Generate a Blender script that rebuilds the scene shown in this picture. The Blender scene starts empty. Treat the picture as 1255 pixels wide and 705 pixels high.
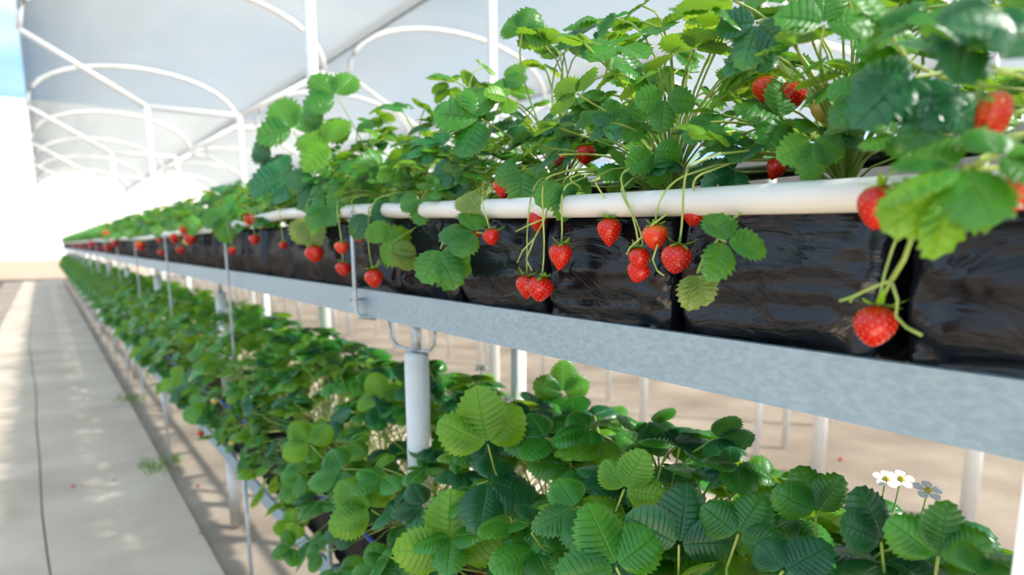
import bpy, math, random
import numpy as np
from mathutils import Vector, Matrix

rnd = random.Random(7)
SC = bpy.context.scene
COL = SC.collection

# ------------------------------------------------------------------ camera
F, CX, CY, VX, VY, H = 850.0, 655.0, 450.0, 52.0, 300.0, 1.45
_phi = math.atan((CY - VY) / F)
_d = np.array([VX - CX, CY - VY, F]); _d /= np.linalg.norm(_d)
_up = np.array([0, math.cos(_phi), -math.sin(_phi)])
_r = np.cross(_up, _d)
if _r[0] < 0: _r = -_r
CR = Vector((_r[0], _d[0], _up[0])); CU = Vector((_r[1], _d[1], _up[1])); CF = Vector((_r[2], _d[2], _up[2]))
cam = bpy.data.cameras.new('camera'); camo = bpy.data.objects.new('camera', cam); COL.objects.link(camo)
M = Matrix.Identity(4)
for i in range(3):
    M[i][0] = CR[i]; M[i][1] = CU[i]; M[i][2] = -CF[i]
M[2][3] = H
camo.matrix_world = M
cam.sensor_width = 36; cam.lens = 36 * F / 1255; cam.clip_start = .02; cam.clip_end = 500
cam.shift_x = (627.5 - CX) / 1255; cam.shift_y = (CY - 352.5) / 1255
cam.dof.use_dof = True; cam.dof.focus_distance = .98; cam.dof.aperture_fstop = 3.2
SC.camera = camo

def ray(px, py):
    return CR * (px - CX) + CU * (CY - py) + CF * F
def onX(px, py, X):
    r = ray(px, py); return Vector((0, 0, H)) + r * (X / r.x)
def onZ(px, py, Z):
    r = ray(px, py); return Vector((0, 0, H)) + r * ((Z - H) / r.z)

# ------------------------------------------------------------------ light
SC.view_settings.view_transform = 'Standard'; SC.view_settings.look = 'None'
SC.view_settings.gamma = 1; SC.view_settings.exposure = 0.76
SC.view_settings.use_curve_mapping = False
cy_ = SC.cycles
cy_.use_denoising = True; cy_.max_bounces = 8; cy_.diffuse_bounces = 4; cy_.glossy_bounces = 3
cy_.transmission_bounces = 4; cy_.transparent_max_bounces = 10; cy_.sample_clamp_indirect = 6
cy_.caustics_reflective = False; cy_.caustics_refractive = False

W = bpy.data.worlds.new('sky'); SC.world = W; W.use_nodes = True
nt = W.node_tree; nt.nodes.clear()
tc = nt.nodes.new('ShaderNodeTexCoord'); nz = nt.nodes.new('ShaderNodeTexNoise')
nz.inputs['Scale'].default_value = 2.6; nz.inputs['Detail'].default_value = 5
mp = nt.nodes.new('ShaderNodeMapping'); mp.inputs['Scale'].default_value = (1, 1, 2.2)
cr = nt.nodes.new('ShaderNodeValToRGB')
cr.color_ramp.elements[0].position = .42; cr.color_ramp.elements[0].color = (.30, .56, .86, 1)
cr.color_ramp.elements[1].position = .62; cr.color_ramp.elements[1].color = (.90, .94, .97, 1)
bg = nt.nodes.new('ShaderNodeBackground'); bg.inputs['Strength'].default_value = .95
wo = nt.nodes.new('ShaderNodeOutputWorld')
nt.links.new(tc.outputs['Generated'], mp.inputs[0]); nt.links.new(mp.outputs[0], nz.inputs['Vector'])
nt.links.new(nz.outputs[0], cr.inputs[0]); nt.links.new(cr.outputs[0], bg.inputs[0]); nt.links.new(bg.outputs[0], wo.inputs[0])

sl = bpy.data.lights.new('sun', 'SUN'); sl.energy = 18.0; sl.angle = math.radians(3); sl.color = (1, .96, .88)
so = bpy.data.objects.new('sun', sl); COL.objects.link(so)
so.rotation_euler = Vector((.46, -.54, .71)).to_track_quat('Z', 'Y').to_euler()

# ------------------------------------------------------------------ materials
def lin(r, g, b):
    return tuple(((c / 255) / 12.92 if c / 255 <= .04045 else ((c / 255 + .055) / 1.055) ** 2.4) for c in (r, g, b)) + (1,)
def new_mat(name):
    m = bpy.data.materials.new(name); m.use_nodes = True; t = m.node_tree; t.nodes.clear()
    o = t.nodes.new('ShaderNodeOutputMaterial'); return m, t, o
def N(t, typ, **kw):
    n = t.nodes.new(typ)
    for k, v in kw.items(): setattr(n, k, v)
    return n
def pbsdf(t, col, rough=.5, metal=0, spec=.5):
    p = t.nodes.new('ShaderNodeBsdfPrincipled')
    p.inputs['Base Color'].default_value = col; p.inputs['Roughness'].default_value = rough
    p.inputs['Metallic'].default_value = metal; p.inputs['Specular IOR Level'].default_value = spec
    return p
def noisy(name, c1, c2, scale, rough=.5, metal=0, spec=.5, bump=0, bscale=None, stretch=(1, 1, 1), detail=4, lo=.35, hi=.65, rough2=None):
    m, t, o = new_mat(name)
    tc = N(t, 'ShaderNodeTexCoord'); mp = N(t, 'ShaderNodeMapping'); mp.inputs['Scale'].default_value = stretch
    t.links.new(tc.outputs['Object'], mp.inputs[0])
    nz = N(t, 'ShaderNodeTexNoise'); nz.inputs['Scale'].default_value = scale; nz.inputs['Detail'].default_value = detail
    t.links.new(mp.outputs[0], nz.inputs['Vector'])
    r = N(t, 'ShaderNodeValToRGB'); r.color_ramp.elements[0].position = lo; r.color_ramp.elements[1].position = hi
    r.color_ramp.elements[0].color = c1; r.color_ramp.elements[1].color = c2
    t.links.new(nz.outputs[0], r.inputs[0])
    p = pbsdf(t, c1, rough, metal, spec); t.links.new(r.outputs[0], p.inputs['Base Color'])
    if bump:
        n2 = N(t, 'ShaderNodeTexNoise'); n2.inputs['Scale'].default_value = bscale or scale; n2.inputs['Detail'].default_value = 5
        t.links.new(mp.outputs[0], n2.inputs['Vector'])
        b = N(t, 'ShaderNodeBump'); b.inputs['Strength'].default_value = bump; b.inputs['Distance'].default_value = .01
        t.links.new(n2.outputs[0], b.inputs['Height']); t.links.new(b.outputs[0], p.inputs['Normal'])
    t.links.new(p.outputs[0], o.inputs[0]); return m

def leaf_mat(name, dark, light, trans, back, rough=.34, tmix=.38, edge=lin(150, 96, 60), edge_amt=.25):
    m, t, o = new_mat(name); L = t.links.new
    uv = N(t, 'ShaderNodeUVMap'); sx = N(t, 'ShaderNodeSeparateXYZ'); L(uv.outputs[0], sx.inputs[0])
    def math_(op, a, b=None, c=None):
        n = N(t, 'ShaderNodeMath', operation=op)
        for i, x in enumerate((a, b, c)):
            if x is None: continue
            if isinstance(x, (int, float)): n.inputs[i].default_value = x
            else: L(x, n.inputs[i])
        return n.outputs[0]
    s = math_('ABSOLUTE', math_('MULTIPLY_ADD', sx.outputs[0], 2, -1))        # 0 midrib .. 1 edge
    fr = math_('PINGPONG', sx.outputs[1], .5)                                   # 0 on a vein
    vein = math_('SUBTRACT', 1, math_('SMOOTH_MIN', math_('DIVIDE', fr, .11), 1, .1))
    mid = math_('SUBTRACT', 1, math_('MINIMUM', math_('DIVIDE', s, .07), 1))
    vv = math_('MAXIMUM', math_('MULTIPLY', vein, .55), mid)
    oi = N(t, 'ShaderNodeObjectInfo')
    tc = N(t, 'ShaderNodeTexCoord'); nz = N(t, 'ShaderNodeTexNoise'); nz.inputs['Scale'].default_value = 30; nz.inputs['Detail'].default_value = 3
    L(tc.outputs['Object'], nz.inputs['Vector'])
    f0 = math_('MULTIPLY_ADD', oi.outputs['Random'], .8, math_('MULTIPLY_ADD', nz.outputs[0], .5, -.2))
    mx = N(t, 'ShaderNodeMix', data_type='RGBA'); L(f0, mx.inputs[0]); mx.inputs[6].default_value = dark; mx.inputs[7].default_value = light
    mv = N(t, 'ShaderNodeMix', data_type='RGBA'); L(math_('MULTIPLY', vv, .36), mv.inputs[0]); L(mx.outputs[2], mv.inputs[6])
    mv.inputs[7].default_value = tuple(c * .5 for c in dark[:3]) + (1,)
    ef = math_('MULTIPLY', math_('MULTIPLY', math_('POWER', s, 14), edge_amt), math_('GREATER_THAN', math_('FRACT', math_('MULTIPLY', oi.outputs['Random'], 7.3)), .45))
    me = N(t, 'ShaderNodeMix', data_type='RGBA'); L(ef, me.inputs[0]); L(mv.outputs[2], me.inputs[6]); me.inputs[7].default_value = edge
    geo = N(t, 'ShaderNodeNewGeometry')
    mb = N(t, 'ShaderNodeMix', data_type='RGBA'); L(geo.outputs['Backfacing'], mb.inputs[0]); L(me.outputs[2], mb.inputs[6]); mb.inputs[7].default_value = back
    p = pbsdf(t, dark, rough, 0, .7); L(mb.outputs[2], p.inputs['Base Color'])
    L(math_('MULTIPLY_ADD', geo.outputs['Backfacing'], .35, rough), p.inputs['Roughness'])
    b = N(t, 'ShaderNodeBump'); b.inputs['Strength'].default_value = .45; b.inputs['Distance'].default_value = .004
    L(math_('SUBTRACT', math_('MULTIPLY', nz.outputs[0], .15), vv), b.inputs['Height']); L(b.outputs[0], p.inputs['Normal'])
    tr = N(t, 'ShaderNodeBsdfTranslucent')
    mt = N(t, 'ShaderNodeMix', data_type='RGBA'); L(math_('MULTIPLY', vv, .35), mt.inputs[0]); mt.inputs[6].default_value = trans; mt.inputs[7].default_value = dark
    L(mt.outputs[2], tr.inputs[0])
    ms = N(t, 'ShaderNodeMixShader'); ms.inputs[0].default_value = tmix; L(p.outputs[0], ms.inputs[1]); L(tr.outputs[0], ms.inputs[2])
    L(ms.outputs[0], o.inputs[0]); return m

MAT = {}
MAT['leaf_up'] = leaf_mat('leaf_upper', lin(36, 120, 46), lin(84, 164, 56), lin(165, 215, 36), lin(104, 152, 88))
MAT['leaf_low'] = leaf_mat('leaf_lower', lin(28, 108, 40), lin(74, 164, 48), lin(160, 212, 30), lin(92, 142, 76), rough=.27, tmix=.30, edge_amt=.15)
MAT['leaf_deep'] = leaf_mat('leaf_deep', lin(24, 92, 52), lin(48, 130, 68), lin(120, 180, 48), lin(84, 130, 84), rough=.3, tmix=.25)
MAT['leaf_young'] = leaf_mat('leaf_young', lin(88, 158, 34), lin(120, 184, 44), lin(186, 220, 40), lin(130, 172, 90), tmix=.42)
MAT['leaf_pale'] = leaf_mat('leaf_pale', lin(132, 164, 70), lin(154, 180, 90), lin(190, 205, 90), lin(150, 176, 104), tmix=.35, edge_amt=.5)
MAT['stem'] = noisy('stem_green', lin(126, 160, 62), lin(170, 184, 92), 25, .45)
MAT['stalk'] = noisy('stalk_pale', lin(146, 176, 78), lin(186, 200, 112), 25, .45)
MAT['crown'] = noisy('crown_brown', lin(120, 62, 34), lin(176, 112, 60), 40, .7)
MAT['petal'] = noisy('petal_white', lin(236, 238, 232), lin(250, 250, 246), 30, .5)
MAT['pollen'] = noisy('pollen_yellow', lin(206, 180, 40), lin(226, 206, 70), 60, .6)

def berry_mat(name, tip, top, rough=.26):
    m, t, o = new_mat(name)
    tc = N(t, 'ShaderNodeTexCoord'); s = N(t, 'ShaderNodeSeparateXYZ'); t.links.new(tc.outputs['Object'], s.inputs[0])
    r = N(t, 'ShaderNodeMapRange'); r.inputs[1].default_value = -.012; r.inputs[2].default_value = .0
    t.links.new(s.outputs[2], r.inputs[0])
    nz = N(t, 'ShaderNodeTexNoise'); nz.inputs['Scale'].default_value = 70
    t.links.new(tc.outputs['Object'], nz.inputs['Vector'])
    ad = N(t, 'ShaderNodeMath', operation='MULTIPLY'); t.links.new(r.outputs[0], ad.inputs[0]); t.links.new(nz.outputs[0], ad.inputs[1])
    mx = N(t, 'ShaderNodeMix', data_type='RGBA'); t.links.new(ad.outputs[0], mx.inputs[0]); mx.inputs[6].default_value = tip; mx.inputs[7].default_value = top
    p = pbsdf(t, tip, rough, 0, .55); t.links.new(mx.outputs[2], p.inputs['Base Color'])
    p.inputs['Subsurface Weight'].default_value = 0.0
    t.links.new(p.outputs[0], o.inputs[0]); return m
MAT['red'] = berry_mat('berry_red', lin(198, 12, 9), lin(224, 48, 22))
MAT['orange'] = berry_mat('berry_orange', lin(222, 50, 16), lin(240, 140, 50))
MAT['unripe'] = berry_mat('berry_unripe', lin(226, 190, 96), lin(206, 214, 110))
MAT['green_berry'] = berry_mat('berry_green', lin(150, 180, 60), lin(170, 196, 80))
MAT['seed'] = noisy('seed_gold', lin(232, 170, 60), lin(240, 200, 90), 200, .4)

MAT['galv'] = noisy('galvanised_steel', lin(150, 171, 181), lin(166, 186, 195), 160, .5, .25, .5, bump=.06, bscale=300, stretch=(1, .5, 1), detail=8)
MAT['white_pipe'] = noisy('white_pipe_plastic', lin(226, 224, 216), lin(240, 239, 234), 8, .4, bump=.03, bscale=20, stretch=(1, .2, 1))
MAT['white_steel'] = noisy('white_painted_steel', lin(240, 241, 240), lin(248, 248, 247), 6, .5)
MAT['rod'] = noisy('zinc_rod', lin(176, 186, 192), lin(206, 214, 218), 40, .4, .4)
MAT['soil'] = noisy('soil', lin(30, 24, 20), lin(78, 64, 52), 90, .95, bump=1, bscale=120)
MAT['hose'] = noisy('black_hose', lin(14, 15, 18), lin(24, 26, 30), 20, .3)
MAT['hose_blue'] = noisy('blue_hose', lin(24, 60, 170), lin(50, 96, 200), 20, .35)
MAT['hose_violet'] = noisy('violet_hose', lin(112, 116, 176), lin(150, 156, 200), 20, .35)
MAT['concrete'] = noisy('concrete', lin(196, 176, 154), lin(224, 204, 182), 1.7, .9, bump=.25, bscale=60, detail=9, lo=.3, hi=.7)
MAT['soil_field'] = noisy('brown_field', lin(86, 72, 59), lin(112, 95, 79), .8, .95, bump=.5, bscale=20, detail=8)
MAT['sand'] = noisy('sandy_ground', lin(140, 123, 107), lin(178, 161, 143), 1.3, .95, bump=.7, bscale=30, detail=9, lo=.3, hi=.7)
MAT['wall'] = noisy('white_wall', lin(146, 147, 146), lin(156, 156, 153), .4, .8)
MAT['grass'] = noisy('grass', lin(96, 150, 60), lin(140, 176, 80), 30, .6)
MAT['dry'] = noisy('dry_leaf', lin(170, 120, 60), lin(196, 152, 90), 60, .8)

def bag_mat(bs=.55):
    m, t, o = new_mat('black_polythene'); L = t.links.new
    tc = N(t, 'ShaderNodeTexCoord'); mp = N(t, 'ShaderNodeMapping'); mp.inputs['Scale'].default_value = (1, .6, 1.5)
    L(tc.outputs['Object'], mp.inputs[0])
    nz = N(t, 'ShaderNodeTexNoise'); nz.inputs['Scale'].default_value = 11; nz.inputs['Detail'].default_value = 4; nz.inputs['Distortion'].default_value = 1.0
    L(mp.outputs[0], nz.inputs['Vector'])
    b = N(t, 'ShaderNodeBump'); b.inputs['Strength'].default_value = bs; b.inputs['Distance'].default_value = .02
    L(nz.outputs[0], b.inputs['Height'])
    n2 = N(t, 'ShaderNodeTexNoise'); n2.inputs['Scale'].default_value = 60; n2.inputs['Detail'].default_value = 6; L(tc.outputs['Object'], n2.inputs['Vector'])
    rr = N(t, 'ShaderNodeMapRange'); rr.inputs[3].default_value = .12; rr.inputs[4].default_value = .34; L(n2.outputs[0], rr.inputs[0])
    df = N(t, 'ShaderNodeBsdfDiffuse'); df.inputs[0].default_value = lin(16, 18, 23)
    gl = N(t, 'ShaderNodeBsdfGlossy'); gl.inputs[0].default_value = (.92, .96, 1, 1)
    L(rr.outputs[0], gl.inputs['Roughness']); L(b.outputs[0], gl.inputs['Normal']); L(b.outputs[0], df.inputs['Normal'])
    ms = N(t, 'ShaderNodeMixShader'); ms.inputs[0].default_value = .045; L(df.outputs[0], ms.inputs[1]); L(gl.outputs[0], ms.inputs[2])
    L(ms.outputs[0], o.inputs[0]); return m
MAT['bag'] = bag_mat(.6); MAT['bag_smooth'] = bag_mat(.12)

def film_mat():
    m, t, o = new_mat('greenhouse_film'); L = t.links.new
    tc = N(t, 'ShaderNodeTexCoord'); mp = N(t, 'ShaderNodeMapping'); mp.inputs['Scale'].default_value = (1.2, .08, 1)
    L(tc.outputs['Object'], mp.inputs[0])
    nz = N(t, 'ShaderNodeTexNoise'); nz.inputs['Scale'].default_value = 3; nz.inputs['Detail'].default_value = 4; L(mp.outputs[0], nz.inputs['Vector'])
    r = N(t, 'ShaderNodeMapRange'); r.inputs[1].default_value = .3; r.inputs[2].default_value = .7; r.inputs[3].default_value = .76; r.inputs[4].default_value = .86; L(nz.outputs[0], r.inputs[0])
    tp = N(t, 'ShaderNodeBsdfTransparent'); tp.inputs[0].default_value = (.84, .86, .87, 1)
    tl = N(t, 'ShaderNodeBsdfTranslucent'); tl.inputs[0].default_value = (.115, .127, .135, 1)
    df = N(t, 'ShaderNodeBsdfDiffuse'); df.inputs[0].default_value = (.5, .525, .54, 1)
    ms = N(t, 'ShaderNodeMixShader'); ms.inputs[0].default_value = .45; L(tl.outputs[0], ms.inputs[1]); L(df.outputs[0], ms.inputs[2])
    m2 = N(t, 'ShaderNodeMixShader'); L(r.outputs[0], m2.inputs[0]); L(tp.outputs[0], m2.inputs[1]); L(ms.outputs[0], m2.inputs[2])
    L(m2.outputs[0], o.inputs[0]); return m
MAT['film'] = film_mat()

# ------------------------------------------------------------------ mesh helpers
class MB:
    def __init__(s): s.v = []; s.f = []; s.mi = []; s.uv = []
    def add(s, V, Fs, mi=0, uv=None):
        b = len(s.v); s.v.extend(tuple(p) for p in V)
        s.f.extend(tuple(i + b for i in q) for q in Fs); s.mi.extend([mi] * len(Fs))
        s.uv.extend(uv if uv is not None else [(.5, .5)] * len(V))
    def box(s, a, b, mi=0):
        x0, y0, z0 = a; x1, y1, z1 = b
        s.add([(x0, y0, z0), (x1, y0, z0), (x1, y1, z0), (x0, y1, z0), (x0, y0, z1), (x1, y0, z1), (x1, y1, z1), (x0, y1, z1)],
              [(0, 3, 2, 1), (4, 5, 6, 7), (0, 1, 5, 4), (1, 2, 6, 5), (2, 3, 7, 6), (3, 0, 4, 7)], mi)
    def tube(s, pts, r, n=8, mi=0, cap=True, smooth_r=None):
        pts = [Vector(p) for p in pts]; V = []; Fs = []
        for i, p in enumerate(pts):
            d = (pts[min(i + 1, len(pts) - 1)] - pts[max(i - 1, 0)]).normalized()
            a = Vector((0, 0, 1)) if abs(d.z) < .9 else Vector((1, 0, 0))
            u = d.cross(a).normalized(); w = u.cross(d)
            rr = r if smooth_r is None else smooth_r[i]
            for k in range(n):
                t = 2 * math.pi * k / n; V.append(p + (u * math.cos(t) + w * math.sin(t)) * rr)
        for i in range(len(pts) - 1):
            for k in range(n):
                a = i * n + k; b = i * n + (k + 1) % n; Fs.append((a, b, b + n, a + n))
        if cap:
            Fs.append(tuple(range(n - 1, -1, -1))); Fs.append(tuple(range((len(pts) - 1) * n, len(pts) * n)))
        s.add(V, Fs, mi)
    def mesh(s, name, mats, smooth=True):
        m = bpy.data.meshes.new(name); m.from_pydata(s.v, [], s.f)
        for k in (mats if isinstance(mats, (list, tuple)) else [mats]): m.materials.append(MAT[k])
        if any(s.mi): m.polygons.foreach_set('material_index', s.mi)
        u = m.uv_layers.new(name='UVMap')
        li = np.empty(len(m.loops), dtype=np.int32); m.loops.foreach_get('vertex_index', li)
        u.data.foreach_set('uv', np.array(s.uv, dtype=np.float32)[li].ravel())
        if smooth: m.polygons.foreach_set('use_smooth', [True] * len(m.polygons))
        m.update(); return m
def obj(name, mesh, parent=None, mat=None, loc=None):
    o = bpy.data.objects.new(name, mesh); COL.objects.link(o)
    if parent is not None: o.parent = parent
    if mat is not None: o.matrix_basis = mat
    if loc is not None: o.location = loc
    return o
def tag(o, label=None, cat=None, group=None, kind=None):
    if label: o['label'] = label
    if cat: o['category'] = cat
    if group: o['group'] = group
    if kind: o['kind'] = kind
    return o
def empty(name, loc=(0, 0, 0)):
    o = bpy.data.objects.new(name, None); COL.objects.link(o); o.location = loc; o.empty_display_size = .05; return o
def part(name, mats, parent, fn, smooth=False):
    b = MB(); fn(b); return obj(name, b.mesh(name, mats, smooth), parent)
ORD = 'first second third fourth fifth sixth seventh eighth ninth tenth eleventh twelfth thirteenth fourteenth fifteenth sixteenth seventeenth eighteenth nineteenth twentieth'.split()
def ordinal(i):
    if i < 20: return ORD[i]
    return 'twenty-' + ORD[i - 20] if i < 29 else ('thirtieth' if i == 29 else 'thirty-' + ORD[i - 30])
def bez(a, b, c, d, n):
    r = []
    for i in range(n + 1):
        t = i / n; u = 1 - t
        r.append(a * u ** 3 + b * 3 * u * u * t + c * 3 * u * t * t + d * t ** 3)
    return r

# ------------------------------------------------------------------ ground and walls
g = part('ground', 'sand', None, lambda b: b.box((-1.35, -4, -.3), (14, 34.5, -.02))); tag(g, 'bare sandy soil around and under the growing racks', 'ground', kind='structure')
g2 = part('field', 'soil_field', None, lambda b: (b.box((-60, -4, -.3), (-1.35, 34.5, -.021)), b.box((-60, 34.5, -.3), (70, 110, -.021)))); tag(g2, 'brown bare field beyond the end of the greenhouse', 'ground', kind='structure')
fl = empty('floor'); tag(fl, 'grey concrete aisle beside the growing rack', 'floor', kind='structure')
def wobble_slab(b, x0, x1, y0, y1, wx0=0, wx1=0):
    n = 60; V = []; Fs = []
    for i in range(n + 1):
        y = y0 + (y1 - y0) * i / n; ln = -.02 * min(y, 14)
        a = x0 + wx0 * (ln * 100 + math.sin(y * .9) + .6 * math.sin(y * 2.3 + 1)); c = x1 + wx1 * (ln * 100 + math.sin(y * .9) + .6 * math.sin(y * 2.3 + 1))
        V += [(a, y, -.2), (c, y, -.2), (c, y, 0), (a, y, 0)]
    for i in range(n):
        k = i * 4
        for q in range(4):
            r = (q + 1) % 4; Fs.append((k + q, k + 4 + q, k + 4 + r, k + r))
    Fs += [(0, 1, 2, 3), (4 * n + 3, 4 * n + 2, 4 * n + 1, 4 * n)]
    b.add(V, Fs)
part('slab', 'concrete', fl, lambda b: wobble_slab(b, -.76, -.049, -3, 34.5, 0, .01))
part('slab', 'concrete', fl, lambda b: wobble_slab(b, -.040, .52, -3, 34.5, .01, .0))
f2 = empty('floor_2'); tag(f2, 'concrete aisle between the rack and the neighbouring row', 'floor', kind='structure')
part('slab', 'concrete', f2, lambda b: wobble_slab(b, 1.9, 3.45, -3, 34.5, .02, .02))
tag(part('wall_far', 'wall', None, lambda b: b.box((-60, 86, -.02), (70, 86.3, 15.3))), 'plain white wall closing the far end of the site', 'wall', kind='structure')
tag(part('wall_right', 'wall', None, lambda b: b.box((12.9, -3, -.02), (13.0, 34.4, 3.35))), 'white side wall of the greenhouse behind the rows', 'wall', kind='structure')

# ------------------------------------------------------------------ greenhouse roof
GUT, TIE, RISE = 3.45, 2.86, .72
BAYS = [(.02, 2.93), (3.22, 6.13), (6.42, 9.33), (9.62, 12.53)]
def arch_pts(x0, x1, y, n=18, z0=GUT, ex=.85):
    r = []
    for i in range(n + 1):
        a = math.pi * i / n
        r.append(Vector(((x0 + x1) / 2 - math.cos(a) * (x1 - x0) / 2, y, z0 + RISE * math.sin(a) ** ex)))
    return r
cl = empty('ceiling'); tag(cl, 'translucent white plastic film roof in arched bays', 'ceiling', kind='structure')
for (x0, x1) in BAYS:
    def film(b, x0=x0, x1=x1):
        ys = np.linspace(-3, 34.4, 18); V = []; Fs = []; n = 18
        for y in ys:
            for p in arch_pts(x0 - (.145 if x0 > 1 else 0), x1 + .145, y, n, GUT + .14, 1.3): V.append((p.x, p.y, p.z + .035))
        for j in range(len(ys) - 1):
            for i in range(n):
                k = j * (n + 1) + i; Fs.append((k, k + 1, k + n + 2, k + n + 1))
        b.add(V, Fs)
    part('film', 'film', cl, film, True)
FRAMES = [3.15, 8.5, 13.0, 17.5, 22, 26.5, 31]
for k, y in enumerate(FRAMES):
    t = empty('roof_truss', (0, y, 0))
    tag(t, [ 'white steel roof truss nearest the camera, posts behind the leaves', 'second white roof truss, its arch cut by the top of the picture',
             'third white roof truss with its whole arch in view', 'fourth white roof truss, blurred, inside the third one',
             'fifth white roof truss from the camera, small and pale', 'sixth white roof truss from the camera, very faint', 'farthest white roof truss at the end of the greenhouse'][k], 'roof truss', 'white trusses under the film roof')
    for bi, (x0, x1) in enumerate(BAYS[:3] if k < 5 else BAYS[:2]):
        xa, xb = x0 + 1.01, x0 + 1.92
        bar = lambda nm, a, c, r=.026: part(nm, 'white_steel', t, lambda b: b.tube([a, c], r, 8), True)
        bar('post', (xa, 0, 0), (xa, 0, TIE + (0 if k else .9))); bar('post', (xb, 0, 0), (xb, 0, TIE + (0 if k else .9)))
        bar('tie_bar', (xa, 0, TIE), (xb, 0, TIE)); bar('strut', (x0, 0, GUT), (xa, 0, TIE)); bar('strut', (xb, 0, TIE), (x1, 0, GUT))
        part('arch', 'white_steel', t, lambda b: b.tube([Vector((p.x, 0, p.z)) for p in arch_pts(x0, x1, 0)], .028, 8), True)
        if bi: bar('spacer', (x0 - .29, 0, GUT - .03), (x0, 0, GUT - .03), .03)

# ------------------------------------------------------------------ rack
XF, XB = .66, 1.0
ZB0, ZB1 = 1.270, 1.338
LXF, LXB, LZ0, LZ1 = .62, 1.06, .425, .490
Y0, Y1 = -.75, 33.6
rack = empty('growing_rack'); tag(rack, 'two-tier galvanised growing rack carrying the bags of strawberries', 'rack')
def channel(b, x, z0, z1, sgn):
    prof = [(0, z0), (0, z1), (sgn * .012, z1), (sgn * .012, z1 - .003), (sgn * .003, z1 - .003), (sgn * .003, z0 + .003), (sgn * .035, z0 + .003), (sgn * .035, z0)]
    n = len(prof); V = [(x + p, y, z) for y in (Y0, Y1) for p, z in prof]
    Fs = [(i, (i + 1) % n, (i + 1) % n + n, i + n) for i in range(n)] + [tuple(range(n - 1, -1, -1)), tuple(range(n, 2 * n))]
    b.add(V, Fs)
part('front_beam', 'galv', rack, lambda b: channel(b, XF, ZB0, ZB1, 1))
part('back_beam', 'galv', rack, lambda b: channel(b, XB, ZB0, ZB1, -1))
part('front_beam', 'galv', rack, lambda b: channel(b, LXF, LZ0, LZ1, 1))
part('back_beam', 'galv', rack, lambda b: channel(b, LXB, LZ0, LZ1, -1))
crossu = MB(); crossu.box((XF + .003, -.015, ZB0 + .0), (XB - .003, .015, ZB0 + .05)); crossu = crossu.mesh('cross_bar', 'galv', False)
crossl = MB(); crossl.box((LXF + .003, -.015, LZ0), (LXB - .003, .015, LZ0 + .045)); crossl = crossl.mesh('cross_bar', 'galv', False)
y = -.5
while y < 33:
    obj('cross_bar', crossu, rack, loc=(0, y, 0)); obj('cross_bar', crossl, rack, loc=(0, y + .1, 0)); y += .6 if y < 10 else 1.8
# thick pipe legs
legm = MB(); legm.tube([(0, 0, 0), (0, 0, 1.195)], .029, 16); legm = legm.mesh('leg', 'white_pipe')
neckm = MB(); neckm.tube([(0, 0, 1.195), (0, 0, ZB0 + .02)], .012, 10); neckm.tube([(0, 0, 1.193), (0, 0, 1.199)], .024, 12); neckm = neckm.mesh('leg_pin', 'rod')
LEGY = onX(511, 455, .70).y
for k in range(0, 14):
    l = obj('leg', legm, rack, loc=(.70 if k < 1 else .76, LEGY + 2.55 * k, 0)); obj('leg_pin', neckm, l)
for k in range(0, 14):
    obj('leg', legm, rack, mat=Matrix.Translation((.69, 3.72 + 2.45 * (k - 1), 0)) @ Matrix.Diagonal((1, 1, .375, 1)))
for k in range(0, 14):
    obj('leg', legm, rack, mat=Matrix.Translation((.99, LEGY + 2.55 * k, 0)) @ Matrix.Diagonal((.7, .7, 1.1, 1)))
# corner post at the right edge of the photo
pc = onX(1256, 640, .66)
part('corner_post', 'white_steel', rack, lambda b: b.box((.645, pc.y - .045, 0), (.66, pc.y, ZB0)))
# white rail tube
rp = [onX(px, py, .652) for px, py in ((1250, 232), (1070, 238.5), (820, 249), (640, 255), (480, 258), (415, 259), (350, 262), (262, 281))]
zr = [p.z for p in rp]
pts = [Vector((.652, -.7, zr[0] - .02)), *[Vector((.652, p.y, p.z)) for p in rp]]
tail = [Vector((.652, yy, 1.505 + .01 * math.sin(yy * 1.7))) for yy in np.arange(5, 33.6, 1.2)]
part('rail_tube', 'white_pipe', rack, lambda b: b.tube(pts + tail, .0165, 20), True)
def rail_z(y):
    P_ = pts + tail
    for a, b in zip(P_, P_[1:]):
        if a.y <= y <= b.y: return a.z + (b.z - a.z) * (y - a.y) / max(1e-6, b.y - a.y)
    return 1.5
# bent zinc rods that hold the rail
def rod(b, top, bot, hook=.03):
    x = top.x
    b.tube([Vector((x + .004, top.y, top.z + .02)), Vector((x, top.y, top.z - .01)), Vector((x, bot.y, bot.z + .012)), Vector((x + .006, bot.y - .004, bot.z + .002)), Vector((x + hook, bot.y - .01, bot.z - .004))], .0058, 8)
a, c = onX(431, 268, .633), onX(441, 390, .633); c.y = a.y
r1 = part('support_rod', 'rod', rack, lambda b: rod(b, a, c, .05), True)
def clamp(b):
    b.box((.628, a.y - .014, 1.298), (.66, a.y + .014, 1.303)); b.box((.628, a.y - .014, 1.303), (.632, a.y + .014, 1.322)); b.tube([(.622, a.y + .012, 1.313), (.66, a.y + .012, 1.313)], .004, 8)
obj('clamp', (lambda b: (clamp(b), b.mesh('clamp', 'rod', False))[1])(MB()), r1)
a2, c2 = onX(272, 284, .615), onX(287, 440, .615)
ry = a2.y
for k in range(12):
    yy = ry + 1.75 * k
    part('support_rod', 'rod', rack, lambda b: rod(b, Vector((.625, yy, rail_z(yy))), Vector((.625, yy, c2.z)), -.02 if k == 0 else .03), True)
thin = MB(); thin.tube([(0, 0, 0), (0, 0, .66)], .0075, 8); thin = thin.mesh('support_rod', 'rod')
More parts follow.
